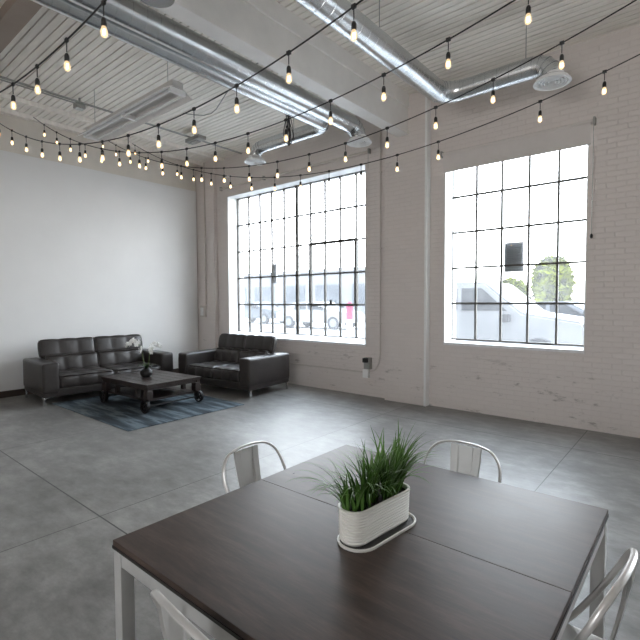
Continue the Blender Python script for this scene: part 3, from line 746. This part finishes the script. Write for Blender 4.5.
bm = loft(BM(), [[(x, y, 0) for x, y in o_], [(x*1.02, y*1.01, .010) for x, y in o_], [(x, y, .0105) for x, y in i_], [(x, y, .004) for x, y in i_]], (True, True)); obj('rim', bm, 'planter', t)
bm = loft(BM(), [[(x*.98, y*.98, .0042) for x, y in i_], [(x*.98, y*.98, .0055) for x, y in i_]]); obj('liner', bm, 'edge', t, smooth=False)
t = thing('ribbed_planter', 'ivory ribbed planter with rounded ends full of green grass, on the big table', 'planter', (PX-.004, PY, .7566), PA)
rows = []; L_, w_ = .375, .115
zz = 0
rows.append([(x*.97, y*.99, 0) for x, y in stadium(L_, w_, 12)])
for k in range(11):
    z0 = .004+k*.0112
    for dz, e in ((.0, .0), (.003, .0028), (.0075, .0028), (.0105, .0)):
        s = stadium(L_+2*e+k*.0008, w_+2*e+k*.0008, 12); rows.append([(x, y, z0+dz) for x, y in s])
s = stadium(L_+.018, w_+.018, 12); rows.append([(x, y, .130) for x, y in s]); rows.append([(x, y, .136) for x, y in s])
s = stadium(L_-.004, w_-.004, 12); rows.append([(x, y, .136) for x, y in s]); rows.append([(x, y, .112) for x, y in s])
obj('pot', loft(BM(), rows), 'planter', t)
bm = loft(BM(), [[(x, y, .1125) for x, y in stadium(L_-.006, w_-.006, 12)], [(x*.98, y*.98, .120) for x, y in stadium(L_-.006, w_-.006, 12)]]); obj('soil', bm, 'soil', t)
bm = BM(); rnd = random.Random(21)
clumps = [(rnd.uniform(-.03, .03), -.15+.3*i/8) for i in range(9)]
for k in range(230):
    c = clumps[k % 9]; bx0 = c[0]+rnd.gauss(0, .010); by0 = c[1]+rnd.gauss(0, .014)
    bx0 = max(-.048, min(.048, bx0)); by0 = max(-.172, min(.172, by0))
    a = math.atan2(c[1]*1.6+rnd.gauss(0, .13), c[0]*2+rnd.gauss(0, .13)); L_b = rnd.uniform(.18, .325); lean = abs(rnd.gauss(.72, .36))+.1
    if k % 9 in (0, 8): lean += .15
    ln = min(lean, 1.35); p = Vector((bx0, by0, .118)); th = ln*.35; dirh = Vector((math.cos(a), math.sin(a), 0)); side = Vector((-math.sin(a), math.cos(a), 0)); n = 9; prev = None
    w0 = rnd.uniform(.0045, .0078)
    for i in range(n+1):
        q = i/n; w = w0*(1-q**2.2)*(.7+.3*math.sin(PI*min(1, q*2))) + .0002
        vs = [bm.verts.new(p-side*w+dirh*0), bm.verts.new(p-Vector((0, 0, w*.35))), bm.verts.new(p+side*w)]
        if prev: bm.faces.new((prev[0], prev[1], vs[1], vs[0])); bm.faces.new((prev[1], prev[2], vs[2], vs[1]))
        prev = vs
        th_i = th + ln*1.35*q**1.4
        p = p + (dirh*math.sin(min(th_i, 2.0)) + Vector((0, 0, 1))*math.cos(min(th_i, 2.0)))*(L_b/n)
obj('foliage', bm, 'leaf', t)

# ---------------------------------------------------------------- outside the windows
G = .25
struct('ground', bx(-60, 40, YB+.45, 70, G-.3, G), 'asphalt')
def car(name, label, loc, rz, L_, H_, W_, body, glassp, paint, wheels, glass_rows):
    t = thing(name, label, 'car', loc, rz)
    bm = BM(); prism(bm, body, 'y', -W_/2, W_/2)
    es = [e for e in bm.edges]; bmesh.ops.bevel(bm, geom=es, offset=.05, segments=2, affect='EDGES'); obj('body', bm, paint, t)
    for q in glassp:
        for s in (-1, 1):
            bm = BM(); prism(bm, q, 'y', s*(W_/2-.005), s*(W_/2+.012)); obj('side_window', bm, 'carglass', t, smooth=False)
    for x in wheels:
        for s in (-1, 1):
            mt = T(x, s*(W_/2-.08), .34) @ RX(PI/2); bm = BM(); lathe(bm, [(.2, -.1), (.32, -.11), (.34, -.08), (.34, .08), (.32, .11), (.2, .1)], 24, mt); w = obj('wheel', bm, 'tyre', t)
            bm = BM(); lathe(bm, [(.05, -.115), (.2, -.112), (.21, -.09), (.21, .09), (.2, .112), (.05, .115)], 20, mt); obj('rim', bm, 'carsilver', w)
    for s in (-1, 1):
        obj('mirror', bx(glass_rows-.08, glass_rows+.08, s*(W_/2+.01), s*(W_/2+.2), .98, 1.16, bev=.03), 'tyre', t)
    obj('bumper', bx(-L_/2-.04, L_/2+.04, -W_/2+.1, W_/2-.1, .35, .55, bev=.04), paint, t)
    return t
suv = [(-2.35, .35), (-2.4, 1.0), (-2.25, 1.15), (-2.15, 1.8), (-1.9, 1.86), (.35, 1.86), (1.15, 1.18), (2.25, 1.02), (2.4, .8), (2.4, .35)]
car('parked_car', 'white tall utility car seen through the left of the five-column window', (-4.0, 10.9, G), 0, 4.8, 1.86, 1.9, suv,
    [[(-2.0, 1.22), (-1.95, 1.72), (-1.15, 1.72), (-1.15, 1.22)], [(-1.05, 1.22), (-1.05, 1.72), (-.25, 1.72), (-.25, 1.22)], [(-.15, 1.22), (-.15, 1.72), (.3, 1.72), (.85, 1.22)]], 'carwhite', (-1.5, 1.5), .85)
sedan = [(-2.25, .35), (-2.3, .85), (-1.7, .98), (-1.1, 1.38), (.25, 1.42), (1.0, 1.0), (2.1, .86), (2.25, .65), (2.25, .35)]
car('parked_car', 'silver low car seen through the right of the five-column window', (-3.0, 14.4, G), 0, 4.6, 1.42, 1.8, sedan,
    [[(-1.05, 1.0), (-.9, 1.3), (-.25, 1.34), (-.25, 1.0)], [(-.15, 1.0), (-.15, 1.34), (.22, 1.34), (.75, 1.0)]], 'carsilver', (-1.4, 1.4), .75)
car('parked_car', 'white car seen through the middle of the ten-column window', (-15.5, 18.5, G), .1, 4.6, 1.42, 1.8, sedan,
    [[(-1.05, 1.0), (-.9, 1.3), (-.25, 1.34), (-.25, 1.0)], [(-.15, 1.0), (-.15, 1.34), (.22, 1.34), (.75, 1.0)]], 'carwhite', (-1.4, 1.4), .75)
car('parked_car', 'grey car farther off, seen through the left of the ten-column window', (-22.5, 20.5, G), .05, 4.6, 1.42, 1.8, sedan,
    [[(-1.05, 1.0), (-.9, 1.3), (-.25, 1.34), (-.25, 1.0)], [(-.15, 1.0), (-.15, 1.34), (.22, 1.34), (.75, 1.0)]], 'facadegrey', (-1.4, 1.4), .75)
t = thing('marker_post', 'pink and white post outside the right part of the ten-column window', 'post', (-10.25, 14, G))
bm = BM(); lathe(bm, [(.10, 0), (.10, .72)], 12); obj('post', bm, 'white', t)
bm = BM(); lathe(bm, [(.09, .72), (.13, .76), (.13, 1.3), (.05, 1.42)], 12); obj('cap', bm, 'pink', t)
def building(label, x0, x1, y, h, wins):
    t = thing('building', label, 'building', (x0, y, G)); bm = BM(); box(bm, 0, x1-x0, 0, 8, 0, h); obj('wall', bm, 'facade', t, smooth=False)
    obj('roof', bx(-.2, x1-x0+.2, -.2, 8, h, h+.3), 'facade', t, smooth=False)
    for a, b, c, d in wins: obj('window', bx(a, b, -.06, .02, c, d), 'facadegrey', t, smooth=False)
building('pale low building across the street, behind the ten-column window', -52, -20, 34, 4.2, [(1+i*4.4, 4+i*4.4, .2 if i % 2 else 1.2, 3.0) for i in range(7)])
def tree(loc, R, H_, label):
    t = thing('tree', label, 'tree', loc); bm = BM(); tube(bm, [(0, 0, 0), (.1, 0, H_*.5), (0, .1, H_*.8)], [.2, .14, .06], 8); obj('trunk', bm, 'bark', t)
    bm = BM(); r_ = random.Random(int(loc[0]*7))
    for k in range(1500):
        while True:
            v = Vector((r_.uniform(-1, 1), r_.uniform(-1, 1), r_.uniform(-1, 1)))
            if v.length < 1: break
        p = Vector((v.x*R, v.y*R, H_*.62+v.z*H_*.4)); a = r_.uniform(.2, .36); mt = T(*p) @ Matrix.Rotation(r_.uniform(0, 6), 4, 'X') @ Matrix.Rotation(r_.uniform(0, 6), 4, 'Y')
        vs = [bm.verts.new(mt @ Vector(q)) for q in ((-a, 0, 0), (0, -a*.6, 0), (a, 0, .03), (0, a*.6, 0))]; bm.faces.new(vs)
    obj('crown', bm, 'foliage', t, smooth=False)
tree((-8.6, 27.8, G), .95, 2.6, 'yellow-green bushy tree beyond the cars, left one in the five-column window')
tree((-6.1, 26.6, G), .95, 3.7, 'taller green tree beyond the cars, right one in the five-column window')
# louvred vents fixed outside the panes
def vent(x0, x1, z0, z1, label):
    t = thing('louvred_vent', label, 'vent', (x0, YW+.04, z0)); w, h = x1-x0, z1-z0
    bm = BM(); box(bm, 0, w, 0, .04, 0, .012); box(bm, 0, w, 0, .04, h-.012, h); box(bm, 0, .012, 0, .04, 0, h); box(bm, w-.012, w, 0, .04, 0, h); box(bm, 0, w, .036, .04, 0, h); obj('housing', bm, 'ventgrey', t, smooth=False)
    bm = BM(); n = int(h/.03)
    for k in range(n): box(bm, .01, w-.01, 0, .03, 0, .006, mtx=T(0, .003, .012+k*.03) @ RX(.5))
    obj('louvre', bm, 'ventgrey', t, smooth=False)
vent(-2.29, -2.02, 2.12, 2.56, 'small grey louvred vent outside the middle column of the five-column window')
vent(-7.31, -7.16, 2.10, 2.52, 'narrow grey louvred vent outside the left half of the ten-column window')

# ---------------------------------------------------------------- light
w = bpy.data.worlds.new('sky'); sc.world = w; w.use_nodes = True
N = w.node_tree.nodes; L = w.node_tree.links; bg = N['Background']
tc = N.new('ShaderNodeTexCoord'); sp = N.new('ShaderNodeSeparateXYZ'); L.new(tc.outputs['Generated'], sp.inputs[0])
r = N.new('ShaderNodeValToRGB'); r.color_ramp.elements[0].position = .0; r.color_ramp.elements[0].color = (1, .98, .96, 1)
r.color_ramp.elements[1].position = .7; r.color_ramp.elements[1].color = (.78, .88, 1, 1); L.new(sp.outputs['Z'], r.inputs[0]); L.new(r.outputs[0], bg.inputs[0])
bg.inputs[1].default_value = 9.5
def portal(x0, x1, z0, z1, y, face):
    ld = bpy.data.lights.new('sky_portal', 'AREA'); ld.shape = 'RECTANGLE'; ld.size = x1-x0; ld.size_y = z1-z0; ld.cycles.is_portal = True
    o = bpy.data.objects.new('sky_portal', ld); COL.objects.link(o); o.location = ((x0+x1)/2, y, (z0+z1)/2); o.rotation_euler = (-PI/2 if face < 0 else PI/2, 0, 0)
for q in (W1, W2, W3): portal(*q, YW+.3, -1)
for q in FILL_WIN: portal(*q, YF-.3, 1)

# ---------------------------------------------------------------- camera
f, yaw, pitch, roll = 455., .697, .042, .004
F = Vector((-math.sin(yaw), math.cos(yaw), 0)); R0 = Vector((math.cos(yaw), math.sin(yaw), 0)); U = Vector((0, 0, 1))
fw = F*math.cos(pitch)-U*math.sin(pitch); up0 = U*math.cos(pitch)+F*math.sin(pitch)
Rr = R0*math.cos(roll)-up0*math.sin(roll); up = R0*math.sin(roll)+up0*math.cos(roll)
cd = bpy.data.cameras.new('camera'); cd.sensor_width = 36; cd.lens = f/640*36; cd.clip_start = .05; cd.clip_end = 300
co = bpy.data.objects.new('camera', cd); COL.objects.link(co)
mw = Matrix((( Rr.x, up.x, -fw.x, 0), (Rr.y, up.y, -fw.y, 0), (Rr.z, up.z, -fw.z, 1.70), (0, 0, 0, 1)))
co.matrix_world = mw; sc.camera = co
sc.view_settings.view_transform = 'Standard'; sc.view_settings.look = 'None'; sc.view_settings.gamma = 1
sc.view_settings.use_curve_mapping = False; sc.view_settings.exposure = 0.74
sc.cycles.max_bounces = 10; sc.cycles.diffuse_bounces = 6; sc.cycles.transparent_max_bounces = 12
